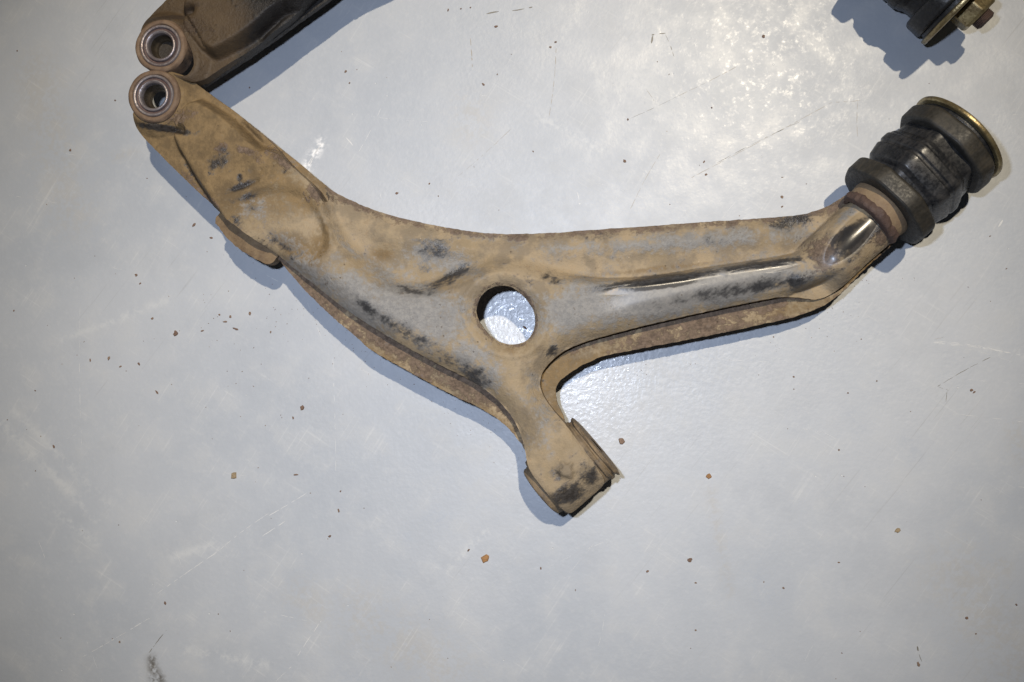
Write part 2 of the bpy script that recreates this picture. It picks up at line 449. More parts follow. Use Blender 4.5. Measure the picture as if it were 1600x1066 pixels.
# ------------------------------------------------------------------ the floor
def axis_pts(a, b):
    return np.concatenate([[-5000, -2600], np.arange(a, b, 6.0), [2600, 5000]])
fx, fy = axis_pts(-1020, 760), axis_pts(-560, 680)
FX, FY = np.meshgrid(fx, fy, indexing='ij')
fp = to_px(np.stack([FX.ravel(), FY.ravel(), 0*FX.ravel()], -1))
def strokes(L):
    o = np.zeros(len(fp))
    for (x0, y0, x1, y1, w) in L:
        ex, ey = x1-x0, y1-y0
        t = np.clip(((fp[:, 0]-x0)*ex+(fp[:, 1]-y0)*ey)/(ex*ex+ey*ey), 0, 1)
        d = np.hypot(fp[:, 0]-x0-t*ex, fp[:, 1]-y0-t*ey)
        o = np.maximum(o, np.exp(-(d/w)**2))
    return o
fat = dict(
    scuff_glare=strokes([(0, 660, 150, 810, 7), (20, 640, 170, 790, 5), (40, 760, 150, 850, 5), (100, 530, 260, 470, 5), (340, 850, 270, 870, 6), (285, 1015, 420, 1040, 7), (700, 890, 760, 830, 5), (880, 60, 905, 0, 8),
                   (925, 100, 955, 190, 8), (845, 185, 945, 232, 8), (1100, 60, 1180, 160, 60), (1000, 120, 1100, 200, 40), (1530, 545, 1600, 556, 5)]),  # the two broadest strokes paint in the lamp's glare
    dirt=strokes([(735, 170, 738, 200, 30), (470, 930, 490, 950, 30), (165, 248, 190, 242, 7), (205, 238, 212, 240, 6), (1110, 770, 1140, 925, 9), (1585, 672, 1600, 720, 16), (1562, 880, 1572, 890, 14), (60, 120, 110, 330, 40), (560, 960, 700, 1050, 50), (1500, 900, 1600, 1066, 60)]),
    bluish=strokes([(1420, 690, 1430, 715, 18), (540, 1055, 580, 1062, 24), (1330, 650, 1345, 672, 14), (618, 890, 622, 898, 14), (900, 882, 905, 890, 12), (640, 840, 700, 800, 20), (1180, 900, 1200, 940, 30)]),
    grime=strokes([(237, 1030, 241, 1066, 7), (245, 1050, 254, 1066, 6)]),
    glint=strokes([(475, 268, 503, 222, 7)]),  # sparkle on scuffed paint, put into the colour
    bumpy=np.clip(np.exp(-(np.hypot((fp[:, 0]-960)/190, (fp[:, 1]-590)/130))**2)+.9*np.exp(-(np.hypot((fp[:, 0]-800)/70, (fp[:, 1]-500)/70))**2)+.12*np.exp(-(np.hypot((fp[:, 0]-1110)/190, (fp[:, 1]-150)/190))**2)
                  +.25*vnoise(fp[:, 0]+4000, fp[:, 1]+4000, 140, 77), 0, 1))
nx, ny = FX.shape
ii, jj = np.meshgrid(np.arange(nx-1), np.arange(ny-1), indexing='ij')
FQ = np.stack([ii*ny+jj, (ii+1)*ny+jj, (ii+1)*ny+jj+1, ii*ny+jj+1], -1).reshape(-1, 4)
fl = finish('floor', np.stack([FX.ravel(), FY.ravel(), 0*FX.ravel()], -1), FQ, M_FLOOR, None, smooth=False, attrs=fat)
fl['kind'] = 'structure'
# scratches in the paint: thin broken ribbons
def ribbons(name, L, mat, gap):
    q = np.random.default_rng(len(L)); V = []; Fc = []
    for (x0, y0, x1, y1, w) in L:
        a, b = U1(x0, y0), U1(x1, y1); Ln = np.linalg.norm(b-a); e = (b-a)/Ln; nn = np.array([-e[1], e[0]])
        t = 0.0; bow = q.uniform(-.02, .02)*Ln
        while t < Ln:
            l = q.uniform(4, 26); t1 = min(t+l, Ln); k = max(2, int((t1-t)/3)+1); base = len(V)
            ww = w*q.uniform(.35, 1.0)
            for i in range(k+1):
                u = t+(t1-t)*i/k; c = a+e*u+nn*(bow*math.sin(math.pi*u/Ln)+q.uniform(-.25, .25))
                hw = .5*ww*(math.sin(math.pi*(i+.15)/(k+.3))**.5)
                V += [(*(c-nn*hw), .12), (*(c+nn*hw), .12)]
            Fc += [(base+2*i, base+2*i+2, base+2*i+3, base+2*i+1) for i in range(k)]
            t = t1+q.uniform(0, gap)
    o = finish(name, V, Fc, mat, fl, smooth=False); o['kind'] = 'stuff'
M_SCR_W = mat_paint('pale_scratch', (.62, .62, .615)); M_SCR_D = mat_paint('dark_scratch', (.17, .155, .13)); M_SCR_M = mat_paint('faint_scratch', (.58, .585, .585)); M_SCR_B = mat_paint('faint_brown_scratch', (.34, .31, .27))
ribbons('pale_scratches', [(245, 928, 340, 862, 1.4), (340, 862, 420, 802, .9), (420, 806, 480, 770, 1.2), (130, 1026, 235, 965, 1.4), (410, 838, 445, 815, 1.6), (465, 1025, 502, 970, 1.1), (430, 1066, 455, 1042, 1.3),
        (1458, 535, 1600, 556, 1.8), (1458, 533, 1560, 547, 1.2), (60, 845, 70, 872, 1.3), (540, 215, 552, 228, 2), (1560, 355, 1568, 342, 3.5), (902, 300, 906, 320, 3), (478, 262, 500, 228, 3), (484, 258, 503, 224, 3), (417, 430, 435, 440, 1.4)], M_SCR_W, 9)
q = np.random.default_rng(4)
rl = []
for k in range(45):
    x, y = q.uniform(0, 1600), q.uniform(0, 1066); a = q.choice([math.radians(-35), math.radians(-60), math.radians(80), math.radians(10)])+q.normal(0, .15); l = q.uniform(20, 110)
    rl.append((x, y, x+l*math.cos(a), y+l*math.sin(a), q.uniform(.5, 1.0)))
ribbons('faint_scratches', rl+[(520, 560, 525, 750, 1.2), (125, 480, 128, 700, 1.2), (1500, 648, 1600, 660, 1.2), (1480, 590, 1600, 600, 1), (275, 860, 285, 890, 1.2), (935, 1010, 945, 960, 1.1)], M_SCR_M, 25)
ribbons('dark_scratches', [(985, 185, 1060, 150, .9), (1120, 255, 1250, 190, .8), (1465, 604, 1548, 558, 1.1), (1465, 604, 1482, 610, 1.2), (1480, 612, 1478, 628, 1.2), (1040, 54, 1054, 92, 1.4), (1018, 55, 1040, 52, 2), (1018, 68, 1020, 56, 3), (233, 1020, 260, 985, 1.2),
        (760, 22, 785, 17, 2.5), (800, 17, 832, 11, 2), (1433, 1010, 1440, 1034, 2.5)], M_SCR_D, 8)
ribbons('brown_scratches', [(869, 75, 858, 182, 1.3), (1060, 150, 1150, 105, 1), (1080, 278, 1300, 160, 1), (985, 327, 1032, 240, .9), (715, 276, 800, 200, .8), (1305, 160, 1345, 157, .9), (1340, 160, 1340, 214, .9), (1010, 140, 1022, 158, .9), (1460, 530, 1475, 527, .8), (735, 60, 738, 105, 2)], M_SCR_B, 6)

# ------------------------------------------------------------------ control arm: plan traced in the frame, heights by part
UPPER = [(1330, 299), (1312, 311), (1298, 320), (1280, 328), (1250, 337), (1180, 342), (1100, 347), (1010, 354), (930, 359), (870, 364), (820, 366), (770, 366),
         (720, 360), (650, 347), (600, 334), (560, 319), (530, 305), (508, 290)]
UPL = [(480, 266), (455, 245), (440, 234), (420, 217), (385, 189), (360, 169), (330, 149), (310, 133), (296, 123), (278, 117), (255, 115)]
LEFT = [(225, 165), (216, 188), (218, 204), (228, 218), (262, 252), (300, 290), (325, 313), (346, 331)]
LOWA = [(400, 376), (437, 406), (446, 419), (470, 447), (500, 478), (530, 505), (569, 537), (574, 544), (600, 559), (650, 587), (705, 617), (740, 632), (780, 655), (805, 680), (826, 712)]
LOWB = [(362, 346), (395, 371), (420, 389), (433, 398), (455, 417), (500, 453), (540, 484), (580, 510), (620, 534), (680, 567), (730, 591), (765, 613), (790, 637), (809, 665), (823, 705)]
CAP = [(826, 716), (832, 734), (851, 759), (878, 790), (890, 801), (897, 798), (940, 761), (946, 749), (930, 723), (905, 688), (886, 662)]
RIGHTA = [(884, 655), (873, 636), (867, 614), (869, 603), (880, 590), (905, 573), (935, 559), (947, 555), (1000, 545), (1080, 530), (1150, 516), (1205, 504), (1250, 493), (1285, 480),
          (1312, 461), (1345, 426), (1372, 401), (1392, 386)]
RIGHTB = [(872, 650), (854, 628), (843, 606), (844, 590), (850, 577), (863, 562), (886, 545), (920, 532), (960, 521), (1010, 508), (1080, 492), (1150, 477), (1195, 468), (1225, 463),
          (1252, 466), (1278, 470), (1308, 455), (1343, 420), (1370, 396), (1390, 381)]
NECK = [(1399, 372), (1398, 356), (1385, 335), (1368, 316), (1350, 303)]
zup, zlow = 62, 74
ZF = 50
_zx = np.arange(-900, 700, 5.0)
_zt = np.interp(_zx, [(p-940)*.95 for p in (250, 450, 600, 780, 950, 1130, 1250, 1385)], [80, 82, 77, 65, 58, 53, 55, 63])
_k = np.ones(25)/25
_zt = np.convolve(np.pad(_zt, 12, mode='edge'), _k, mode='valid')
def zflange(x, y): return np.interp(x, _zx, _zt)
def UPo(pts, off):
    """like UP, with the height given above the local flange level"""
    z = np.full(len(pts), 70.0)
    for _ in range(4):
        P = UP(pts, z); z = zflange(P[:, 0], 0)+off
    return UP(pts, z)
def U1o(x, y, off): return UPo([(x, y)], off)[0]
OUT_A = np.concatenate([UPo(UPPER, 0), UPo(UPL, 0), UPo(LEFT, 0), UPo(LOWA, 0), UP([(835, 722), (880, 715)], 60), UPo(RIGHTA, 0), UP(NECK, 64)])
OUT_A = chaikin(OUT_A, 2)
# the upper stamping is cut back along the left limb's inner edge, so the lower one shows
CUT = [(509, 300), (514, 312), (507, 319), (502, 308), (494, 294), (475, 276), (452, 256), (436, 238), (425, 224)]
OUT_B = np.concatenate([UPo(UPPER, 10), UPo(CUT, 30), UPo(UPL[4:], 12), UPo(LEFT, 8), UPo(LOWB, 24), UP(CAP, 72), UPo(RIGHTB[:14], 24), UPo(RIGHTB[14:], 7), UP(NECK, 76)])
OUT_B = chaikin(OUT_B, 2)
HOLE = [(768, 449), (790, 446), (803, 450), (818, 463), (833, 482), (837, 500), (834, 518), (825, 532), (808, 539), (790, 538), (772, 530), (757, 515), (746, 498), (744, 480), (752, 461)]
HOLE_B = chaikin(UPo(HOLE, 36), 2)
hc = HOLE_B.mean(0)
HOLE_A = chaikin(hc+(UPo(HOLE, 36)-hc)*1.16, 2)

R_UP = [(300, 150), (340, 172), (371, 196), (400, 226), (430, 236), (470, 255), (505, 296), (516, 345), (542, 388), (575, 421), (620, 447), (668, 452), (712, 440), (745, 422), (775, 409), (805, 407),
        (842, 421), (880, 433), (970, 439), (1050, 430), (1105, 420), (1170, 411), (1236, 401), (1268, 388), (1300, 365), (1345, 326), (1362, 316)]
R_LEFT = [(270, 196), (284, 238), (305, 277), (330, 313), (352, 340)]
R_POLY = np.concatenate([UPo(R_UP, 32), UPo([(1420, 330), (1405, 395), (1372, 368), (1310, 418), (1288, 436), (1262, 447), (1235, 455), (1208, 474)], 20),
                         UPo([(1150, 530), (1100, 560), (900, 640), (960, 760), (880, 840), (800, 760), (600, 640), (420, 450)], 30), UPo(R_LEFT[::-1], 20)])
R_POLY = chaikin(R_POLY, 1)
LOWLINE = UPo(LOWB[2:]+CAP[:1], 24)
RLINE = UPo(RIGHTB[:14], 24)
DOME = chaikin(UPo([(372, 318), (392, 296), (430, 288), (475, 298), (500, 328), (514, 362), (514, 388), (500, 404), (480, 412), (452, 402), (425, 388), (395, 360)], 42), 2)
AX0, AX1 = U1(851, 765, 60), U1(928, 700, 60)        # axis of the bush eye
eax = (AX1-AX0)/np.linalg.norm(AX1-AX0)
BUSH0 = U1(1381, 321, 80)                            # inner face of the first rubber disc
BUSHA = np.array([.735, .678]); BUSHA /= np.linalg.norm(BUSHA)
HUBZ = 116
HUB = U1(239, 149, HUBZ)
UPPLAN = UPo(UPPER, 10)

def line_gauss(x, y, pts, w, off=25):
    d = pdist(x, y, UPo(pts, off), False)
    return np.exp(-(d/w)**2)
def z_shell(x, y):
    sdR = pdist(x, y, R_POLY, True)
    xr = U1o(950, 440, 45)[0]; xl = U1o(480, 300, 40)[0]; xl2 = U1o(560, 400, 40)[0]
    w = 22+(7-22)*sst(x, xr-90, xr+30)
    w = w+(9-w)*(1-sst(x, xl, xl2))
    zf = zflange(x, y)
    xe = U1o(1230, 430, 30)[0]
    zl = zf+14-7*sst(x, xe, xe+60)+2*vnoise(x, y, 90, 5)
    # upper web: a shallow roll between the outer edge and the valley
    du = pdist(x, y, UPPLAN, False)
    zl = zl+7*np.exp(-((du-28)/16)**2)-4*np.exp(-(du/8)**2)
    zh = zf+46-4*(1-sst(x, xl-60, xl2+40))+4*sst(x, xr-60, xr+60)
    m = sst(sdR, -w*.8, w*.8)
    rt = sst(x, xr-90, xr+10)
    m = m*(1-rt)+rt*(1-(1-np.clip((sdR+5)/20, 0, 1))**2.4)
    # crisp shoulder on the right-hand limb, softer elsewhere
    zr = zl+(zh-zl)*m
    zr = zr+5*m*(sst(sdR, 0, 34)-.5)*sst(x, xl, xl2)*(1-sst(x, xr-120, xr-20))
    z = zr
    # rolled lower shoulders
    dl = np.minimum(pdist(x, y, LOWLINE, False), pdist(x, y, RLINE, False))
    z = z-25*m*np.clip(1-dl/36, 0, 1)**2
    # right-hand end: pressed dip, then the half round that takes the pin
    tt = (x-BUSH0[0])*BUSHA[0]+(y-BUSH0[1])*BUSHA[1]
    uu = np.abs(-(x-BUSH0[0])*BUSHA[1]+(y-BUSH0[1])*BUSHA[0]+5)
    r_ = 43
    cyl = 66+np.sqrt(np.clip(r_**2-uu**2, 0, None))*1.15
    fil = zf+7+12*np.clip(1-(uu-r_+6)/14, 0, 1)**2
    cyl = np.maximum(cyl, np.where(uu > r_-8, fil, 0))
    k = sst(tt, -142, -108)
    z = z*(1-k)+cyl*k
    p = U1o(1272, 400, 42)
    z = z-7*np.exp(-(((x-p[0])/30)**2+((y-p[1])/26)**2))
    # hole: outer bead, countersunk lip
    dh = -pdist(x, y, HOLE_B, True)
    z = z+1.8*np.exp(-((dh-18)/4)**2)-10*np.clip(1-dh/15, 0, 1)**1.6*(dh < 40)
    # left limb: dirt-caked dome, grooves, hub fillet
    sdD = pdist(x, y, DOME, True)
    z = z-8*sst(sdD, -5, 13)
    z = z-16*line_gauss(x, y, [(222, 192), (240, 197), (262, 200), (290, 207)], 6.5, 20)
    z = z-9*line_gauss(x, y, [(288, 245), (308, 280), (330, 312)], 6, 20)
    z = z-6*line_gauss(x, y, [(372, 192), (392, 212), (412, 236)], 5, 25)
    z = z+4*line_gauss(x, y, [(386, 192), (412, 218), (430, 230)], 6, 25)
    z = z-3*line_gauss(x, y, [(360, 298), (385, 290), (400, 282)], 4, 42)
    for qx, qy, qr, qz in ((345, 240, 20, 2.2), (405, 266, 6, -2.5), (394, 268, 5, -2), (374, 278, 5, -2), (442, 268, 6, -2), (392, 324, 7, 3), (440, 330, 22, 2), (598, 398, 16, -2.5), (470, 360, 24, 2)):
        q = U1o(qx, qy, 42)
        z = z+qz*np.exp(-((x-q[0])**2+(y-q[1])**2)/qr**2)
    rh = np.hypot(x-HUB[0], y-HUB[1])
    z = np.maximum(z, HUBZ-7-np.clip(rh-44, 0, 100)*.95-300*(rh > 75))
    z = np.where(rh < 60, np.minimum(z, HUBZ-5), z)
    # bush eye: the sheet wraps over the sleeve
    a = (x-AX0[0])*eax[0]+(y-AX0[1])*eax[1]
    u = -(x-AX0[0])*eax[1]+(y-AX0[1])*eax[0]
    k = sst(-u, -88, -40)*sst(a, -70, -20)*(1-sst(a, 140, 190))
    k = k*(1-sst(x, AX1[0]+10, AX1[0]+40))
    zc = 58+np.sqrt(np.clip(56**2-np.minimum(u, 0)**2, 40, None))*.98-.02*np.clip(u, 0, 80)
    zc = zc-10*np.clip(1-np.minimum(a+2, 92-a)/16, 0, 1)**2
    z = z*(1-k)+zc*k
    q = U1(885, 735, 114)
    hexd = np.max([np.abs((x-q[0])*math.cos(t)+(y-q[1])*math.sin(t)) for t in (.5, 1.55, 2.6)], axis=0)
    z = z+7*(1-sst(hexd+2.2*vnoise(x, y, 7, 15), 5, 15))
    z = z+(.6*vnoise(x, y, 40, 9)+.2*vnoise(x, y, 13, 10))*(1-.9*sst(x, xr-40, xr+20))
    return np.maximum(z, zf+4)
_th = np.linspace(0, 2*math.pi, 48, endpoint=False)
HUBHOLE = HUB+39*np.stack([np.cos(_th), np.sin(_th)], -1)
def skirt(x, y):
    dh = np.abs(pdist(x, y, HOLE_B, True))
    return np.where(dh < 6, z_shell(x, y)-6, zflange(x, y)-1.5)
def z_plate(x, y):
    return zflange(x, y)+.7*vnoise(x, y, 15, 3)+.5*vnoise(x, y, 6, 4)

def blob(px, cx, cy, rx, ry, ang, s=1.0):
    a = math.radians(ang); dx = px[:, 0]-cx; dy = px[:, 1]-cy
    u = (dx*math.cos(a)+dy*math.sin(a))/rx; v = (-dx*math.sin(a)+dy*math.cos(a))/ry
    return s*np.exp(-(u*u+v*v)*.75)
def blobs(px, L):
    o = np.zeros(len(px))
    for b in L: o = np.maximum(o, blob(px, *b))
    return o
GREY = [(560, 470, 75, 36, 40, 1.0), (650, 486, 95, 42, 33, 1.1), (690, 405, 58, 28, 15, .8), (742, 560, 65, 30, 40, .85), (905, 478, 76, 38, -20, 1.0), (1020, 468, 135, 28, -11, 1.3), (1130, 446, 130, 28, -10, 1.3),
        (1080, 376, 180, 16, -5, .85), (900, 385, 90, 12, -2, .6), (478, 430, 38, 24, 40, .75), (840, 640, 24, 55, -10, .55), (500, 440, 40, 16, 40, .6), (545, 388, 40, 8, 50, .6), (1250, 365, 40, 14, -30, .5), (720, 480, 45, 30, 0, .5),
        (395, 330, 26, 30, 30, .5), (450, 375, 36, 22, 35, .45), (1330, 330, 40, 8, -42, .65), (760, 372, 60, 8, 3, .5), (850, 690, 26, 22, 0, .6)]
BLACK = [(684, 392, 26, 17, -20, .85), (704, 432, 40, 9, -30, 1), (662, 378, 18, 7, 20, .7), (640, 452, 30, 5, 15, .8), (664, 420, 12, 9, 0, .7), (628, 516, 46, 9, 33, .75), (650, 525, 40, 8, 25, .8), (737, 588, 20, 22, 40, .9), (700, 562, 30, 10, 35, .6),
         (1240, 345, 26, 10, -12, 1.3), (1030, 438, 85, 6, -8, 1.8), (1190, 414, 60, 5, -8, 1.6), (1195, 447, 55, 10, -11, .95), (1110, 458, 90, 12, -11, .6), (1241, 440, 15, 12, 0, 1.3), (1345, 370, 44, 14, -45, 1.5), (1314, 372, 26, 9, -42, 1.2),
         (862, 550, 10, 8, -30, .9), (886, 772, 32, 13, -22, 1.3), (921, 745, 15, 16, 0, 1.1), (868, 742, 14, 9, 30, .8), (905, 680, 30, 4, 48, .7), (865, 735, 10, 10, 30, .7), (572, 480, 22, 9, 40, .75), (853, 432, 7, 5, 0, 1), (252, 200, 36, 4.5, 9, 1.9), (308, 282, 40, 4, 56, .75),  # entries along the two left limb grooves paint in crease shade
         (343, 252, 18, 11, -20, .95), (352, 236, 14, 5, 30, .7), (374, 293, 26, 6, -22, 1.25), (392, 267, 6, 5, 0, .9), (374, 279, 4, 7, 0, .9), (443, 268, 6, 4, 0, .8), (386, 307, 24, 7, -20, 1.0), (393, 326, 10, 7, 0, .8), (440, 385, 26, 7, 35, .6), (360, 313, 14, 6, 30, .7),
         (1110, 375, 30, 7, 0, .6), (930, 372, 26, 6, 0, .5), (868, 440, 8, 6, 0, .8), (372, 345, 16, 8, 40, .8), (410, 385, 30, 7, 40, .7)]
UMBER = [(300, 205, 125, 95, 40, 2.2), (400, 275, 90, 60, 40, .8), (460, 300, 60, 22, 40, .85), (470, 395, 52, 24, 40, .95), (500, 385, 22, 30, 20, .8), (598, 398, 22, 14, 0, .8), (1030, 420, 190, 6, -6, .6), (700, 350, 120, 10, 5, .4), (600, 385, 50, 30, 20, .3), (350, 250, 60, 30, 45, .5), (360, 340, 26, 16, 45, .8),
         (760, 470, 20, 60, 0, .3), (800, 545, 60, 14, 0, .55)]
RUST = [(1288, 394, 28, 24, 0, 1), (1310, 318, 40, 9, -36, .8), (1375, 372, 20, 14, -50, .9), (285, 182, 26, 12, -20, .65), (345, 232, 12, 10, 0, .8), (385, 236, 20, 6, 15, .8), (398, 246, 12, 6, 30, .6), (440, 252, 26, 8, 40, .8), (495, 300, 16, 12, 40, .9), (300, 285, 50, 6, 45, .6),
        (1340, 420, 60, 6, -45, .6), (870, 610, 5, 10, 0, .8), (330, 316, 26, 8, 45, .8)]
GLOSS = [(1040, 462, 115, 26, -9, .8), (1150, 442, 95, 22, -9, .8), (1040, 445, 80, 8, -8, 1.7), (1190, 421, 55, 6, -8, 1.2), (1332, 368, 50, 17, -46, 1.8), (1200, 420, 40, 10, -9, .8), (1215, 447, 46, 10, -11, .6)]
PTAN = [(868, 590, 34, 40, 0, 1), (900, 570, 50, 14, -25, .9), (870, 635, 14, 40, 0, 1), (590, 555, 40, 9, 30, .8), (690, 612, 50, 7, 30, .7), (775, 655, 40, 9, 35, .7), (470, 265, 60, 14, 42, 1), (505, 290, 20, 14, 40, 1), (1250, 480, 70, 9, -14, .55), (1340, 420, 60, 12, -45, .6), (540, 310, 30, 10, 20, .6)]
upd = chaikin(np.array(UPPER, float), 1, False)

def build_arm(parent, M, second=False, nut=(14, 6), R=None):
    """all parts of one arm; M maps plan coordinates of the traced arm to this arm's own place"""
    g = 2.3 if second else 1.6
    def put(V):
        V = np.array(V, float); V[:, :2] = M(V[:, :2]); return V
    mat = M_ARM_OILY if second else M_ARM
    V, Q, nt = sheet(OUT_B, z_shell, skirt, g, [HOLE_B, HUBHOLE], ragged=.28, seed=3)
    px = to_px(V)
    ed = pdist(px[:, 0], px[:, 1], upd, False)
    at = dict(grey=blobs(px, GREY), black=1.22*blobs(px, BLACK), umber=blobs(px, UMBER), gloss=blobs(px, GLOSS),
              rust=np.maximum(blobs(px, RUST), .6*np.exp(-(ed/13)**2)))
    dh = np.abs(pdist(V[:, 0], V[:, 1], HOLE_B, True))
    at['rust'] = np.maximum(at['rust'], .55*np.exp(-((dh-3)/4)**2))
    sdD = pdist(V[:, 0], V[:, 1], DOME, True)
    pq = U1o(470, 385, 42)
    at['umber'] = np.maximum(at['umber'], 1.1*np.exp(-((sdD-5)/8)**2)*sst((V[:, 0]-pq[0])-(V[:, 1]-pq[1]), -60, 20))  # shading of the dished area's lower right edge, put into the colour
    if second:
        at['oil'] = sst(px[:, 0], 300, 400)*.75+.1
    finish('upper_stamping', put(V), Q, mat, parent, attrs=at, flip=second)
    V, Q, nt = sheet(OUT_A, z_plate, lambda x, y: zflange(x, y)-9, g*1.3, [HOLE_A, HUBHOLE], zunder=lambda x, y: zflange(x, y)-9, ragged=.6, seed=21)
    px = to_px(V)
    tan = blobs(px, PTAN)
    at = dict(grey=.08+0*tan, black=.05+0*tan, umber=.45+.3*tan, gloss=0*tan, rust=.74-.9*tan)
    if second: at['oil'] = .9+0*tan
    finish('lower_stamping', put(V), Q, mat, parent, attrs=at, flip=second)
    # side tab
    T = chaikin(UP([(350, 326), (337, 335), (333, 343), (345, 361), (358, 376), (376, 391), (398, 405), (419, 413), (426, 409), (436, 398), (420, 380), (380, 345)], 88), 1)
    c0 = U1(395, 372, 88)
    V, Q, nt = sheet(T, lambda x, y: 93-.10*(np.abs(x-c0[0])+np.abs(y-c0[1]))+1.0*vnoise(x, y, 12, 3), 66, g, ragged=1.1, zunder=lambda x, y: 66+0*x, seed=31)
    finish('side_tab', put(V), Q, M_PLATE_DARK if second else M_TAB, parent, flip=second)
    tl = chaikin(UP([(372, 352), (392, 362), (412, 378), (420, 388), (414, 394), (396, 382), (378, 368), (366, 358)], 70), 1)
    tl = tl+np.array([14, -4])
    V, Q, nt = sheet(tl, lambda x, y: 68+0*x, .5, g*1.5, ragged=.3, zunder=lambda x, y: .5+0*x, seed=35)
    finish('bracket_leg', put(V), Q, M_PLATE_DARK, parent, flip=second)
    # vertical bush in the left eye
    def L(name, prof, org, ax, mt, par, nseg=72, sect=None, closed=False):
        putr = lambda V: np.concatenate([(R or M)(V[:, :2]), V[:, 2:]], 1)
        V, Q = lathe(prof, org, ax, nseg, sect, up=(0, 0, 1) if abs(ax[2]) < .9 else (1, 0, 0), closed=closed)
        return finish(name, putr(V), Q, mt, par, flip=second, sharp=24)
    o = (HUB[0], HUB[1], 0)
    jit = lambda th, s: 1+.012*np.sin(3*th+1)+.008*np.sin(7*th+s)
    Z = HUBZ
    L('eye_shell', rnd([(Z-31, 33), (Z-31, 40), (Z-4, 41), (Z, 38), (Z, 33), (Z-6, 31.5), (Z-31, 33)], 2), o, (0, 0, 1), M_HUBRIM, parent, 72, jit)
    L('bush_ring', rnd([(Z-30, 29), (Z-30, 32.5), (Z-2, 32.5), (Z+.5, 31), (Z, 28), (Z-4, 27), (Z-30, 29)], 1.2), o, (0, 0, 1), M_HUBSTEEL, parent)
    L('bush_rubber', rnd([(Z-29, 23), (Z-29, 29), (Z-3.5, 28.5), (Z-4, 24.5), (Z-29, 23)], .5), o, (0, 0, 1), M_HUBGROOVE, parent)
    if second: L('bore_dark_disc', [(Z-26, .1), (Z-26, 15), (Z-25, 17)], o, (0, 0, 1), M_PLATE_DARK, parent)  # added dark disc closing the bore so it reads black
    s_ = L('bush_sleeve', rnd([(Z-29, 15), (Z-29, 24), (Z-5, 24.5), (Z, 24), (Z+1, 22), (Z-1.5, 19.2), (Z-12, 18.8), (Z-19, 18.6), (Z-21, 16.8), (Z-29, 15)], 1.2), o, (0, 0, 1), M_HUBSTEEL, parent)
    L('bore_lining', rnd([(Z-28, 14.5), (Z-22, 15.6), (Z-20, 17.2), (Z-17, 18.0), (Z-8, 18.4)], 1), o, (0, 0, 1), M_BORE, s_)
    # eye for the strut fork: horizontal sleeve with end flanges
    o = (AX0[0], AX0[1], 58); ax = (eax[0], eax[1], 0)
    L('fork_eye', rnd([(4, 20), (4, 50), (88, 50), (88, 20)], 2), o, ax, M_CLAMP if not second else M_PLATE_DARK, parent, 64, lambda th, s: 1+.01*np.sin(5*th))
    L('eye_flange', rnd([(-8, 14), (-8, 38), (-6, 41), (1, 42), (6, 39), (6, 14)], 1.6), o, ax, M_CLAMP, parent, 64, jit)
    f = L('eye_flange', rnd([(85, 14), (85, 50), (87, 52.5), (92, 53.5), (93.5, 50), (96, 49.5), (97, 53), (100.5, 54), (102, 51), (102, 14)], 1.0), o, ax, M_CLAMP, parent, 72, lambda th, s: 1+.022*np.sin(3*th+1)+.016*np.sin(7*th+s)+.012*np.sin(13*th))
    # end pin: weld, collar, rubber bush between plates, zinc washer, nut
    ax = (BUSHA[0], BUSHA[1], 0)
    o = (BUSH0[0], BUSH0[1], 81)
    lump = lambda th, s: 1+.018*np.sin(7*th+s*.2)+.014*np.sin(17*th+s*.3)+.02*np.sin(5*th)+.01*np.sin(31*th)
    L('weld_bead', rnd([(-36, 38), (-34, 45.5), (-30, 47.5), (-24, 47), (-20, 45), (-18, 34)], 2.5), o, ax, M_WELD, parent, 96, lump)
    L('pin_collar', rnd([(-24, 20), (-24, 45), (-8, 47.5), (-2.5, 46.5), (-2.5, 20)], 2), o, ax, M_PLATE_DARK if second else M_COLLAR, parent, 72, lambda th, s: 1+.008*np.sin(5*th))
    o = (BUSH0[0]-3, BUSH0[1]-3, 76)
    def octo(n, amt, ph):
        def f(th, s):
            q = (th-ph) % (2*math.pi/n)-math.pi/n
            poly = math.cos(math.pi/n)/np.cos(q)
            return (1-amt)+amt*poly/math.cos(math.pi/n)*.97
        def soft(th, s):
            return sum(f(th+d, s) for d in np.linspace(-.11, .11, 9))/9
        return soft if n != 6 or amt < 1 else f
    lob = lambda ph: (lambda th, s: .93*(octo(8, .72, ph)(th, s)+.014*np.sin(3*th+ph)))
    r1 = M_RUBDARK if second else M_RUBDISC
    r2 = M_RUBDARK if second else M_RUB
    rr = M_RUBDARK if second else M_RUBRIM
    d1 = L('rubber_disc', rnd([(0, 20), (0, 74), (2, 77), (4, 77.5), (4, 77)], 1.5)+[(27, 74), (28, 20)], o, ax, r1, parent, 96, lob(.25))
    L('disc_rim', rnd([(1.5, 70), (2, 76.5), (3.5, 78.5), (24, 78.5), (27.5, 75), (27.8, 70)], 2), o, ax, rr, d1, 96, lob(.25))
    def body(th, s):
        return .93*octo(6, .8, .12)(th, s)*(1+.006*np.sin(4*th+s*.1))
    L('rubber_bush', rnd([(24, 20), (24, 60), (36, 62), (42, 70), (60, 74), (62, 72), (66, 72), (68, 74.5), (79, 74), (81, 71.5), (85, 71), (91, 67), (104, 66), (110, 66), (112, 20)], 1.4), o, ax, r2, parent, 120, body)
    d2 = L('rubber_disc', rnd([(108, 20), (108, 76), (110, 79), (112, 79.5), (112, 79)], 1.5)+[(135, 76), (136, 20)], o, ax, r1, parent, 96, lob(.05))
    L('disc_rim', rnd([(109.5, 72), (110, 78.5), (112, 80.5), (132, 81), (135.5, 78), (135.8, 72)], 2), o, ax, rr, d2, 96, lob(.05))
    L('rubber_disc', rnd([(135, 18), (135, 68), (143, 69), (143, 18)], 2), o, ax, M_RUBDARK, parent, 64)
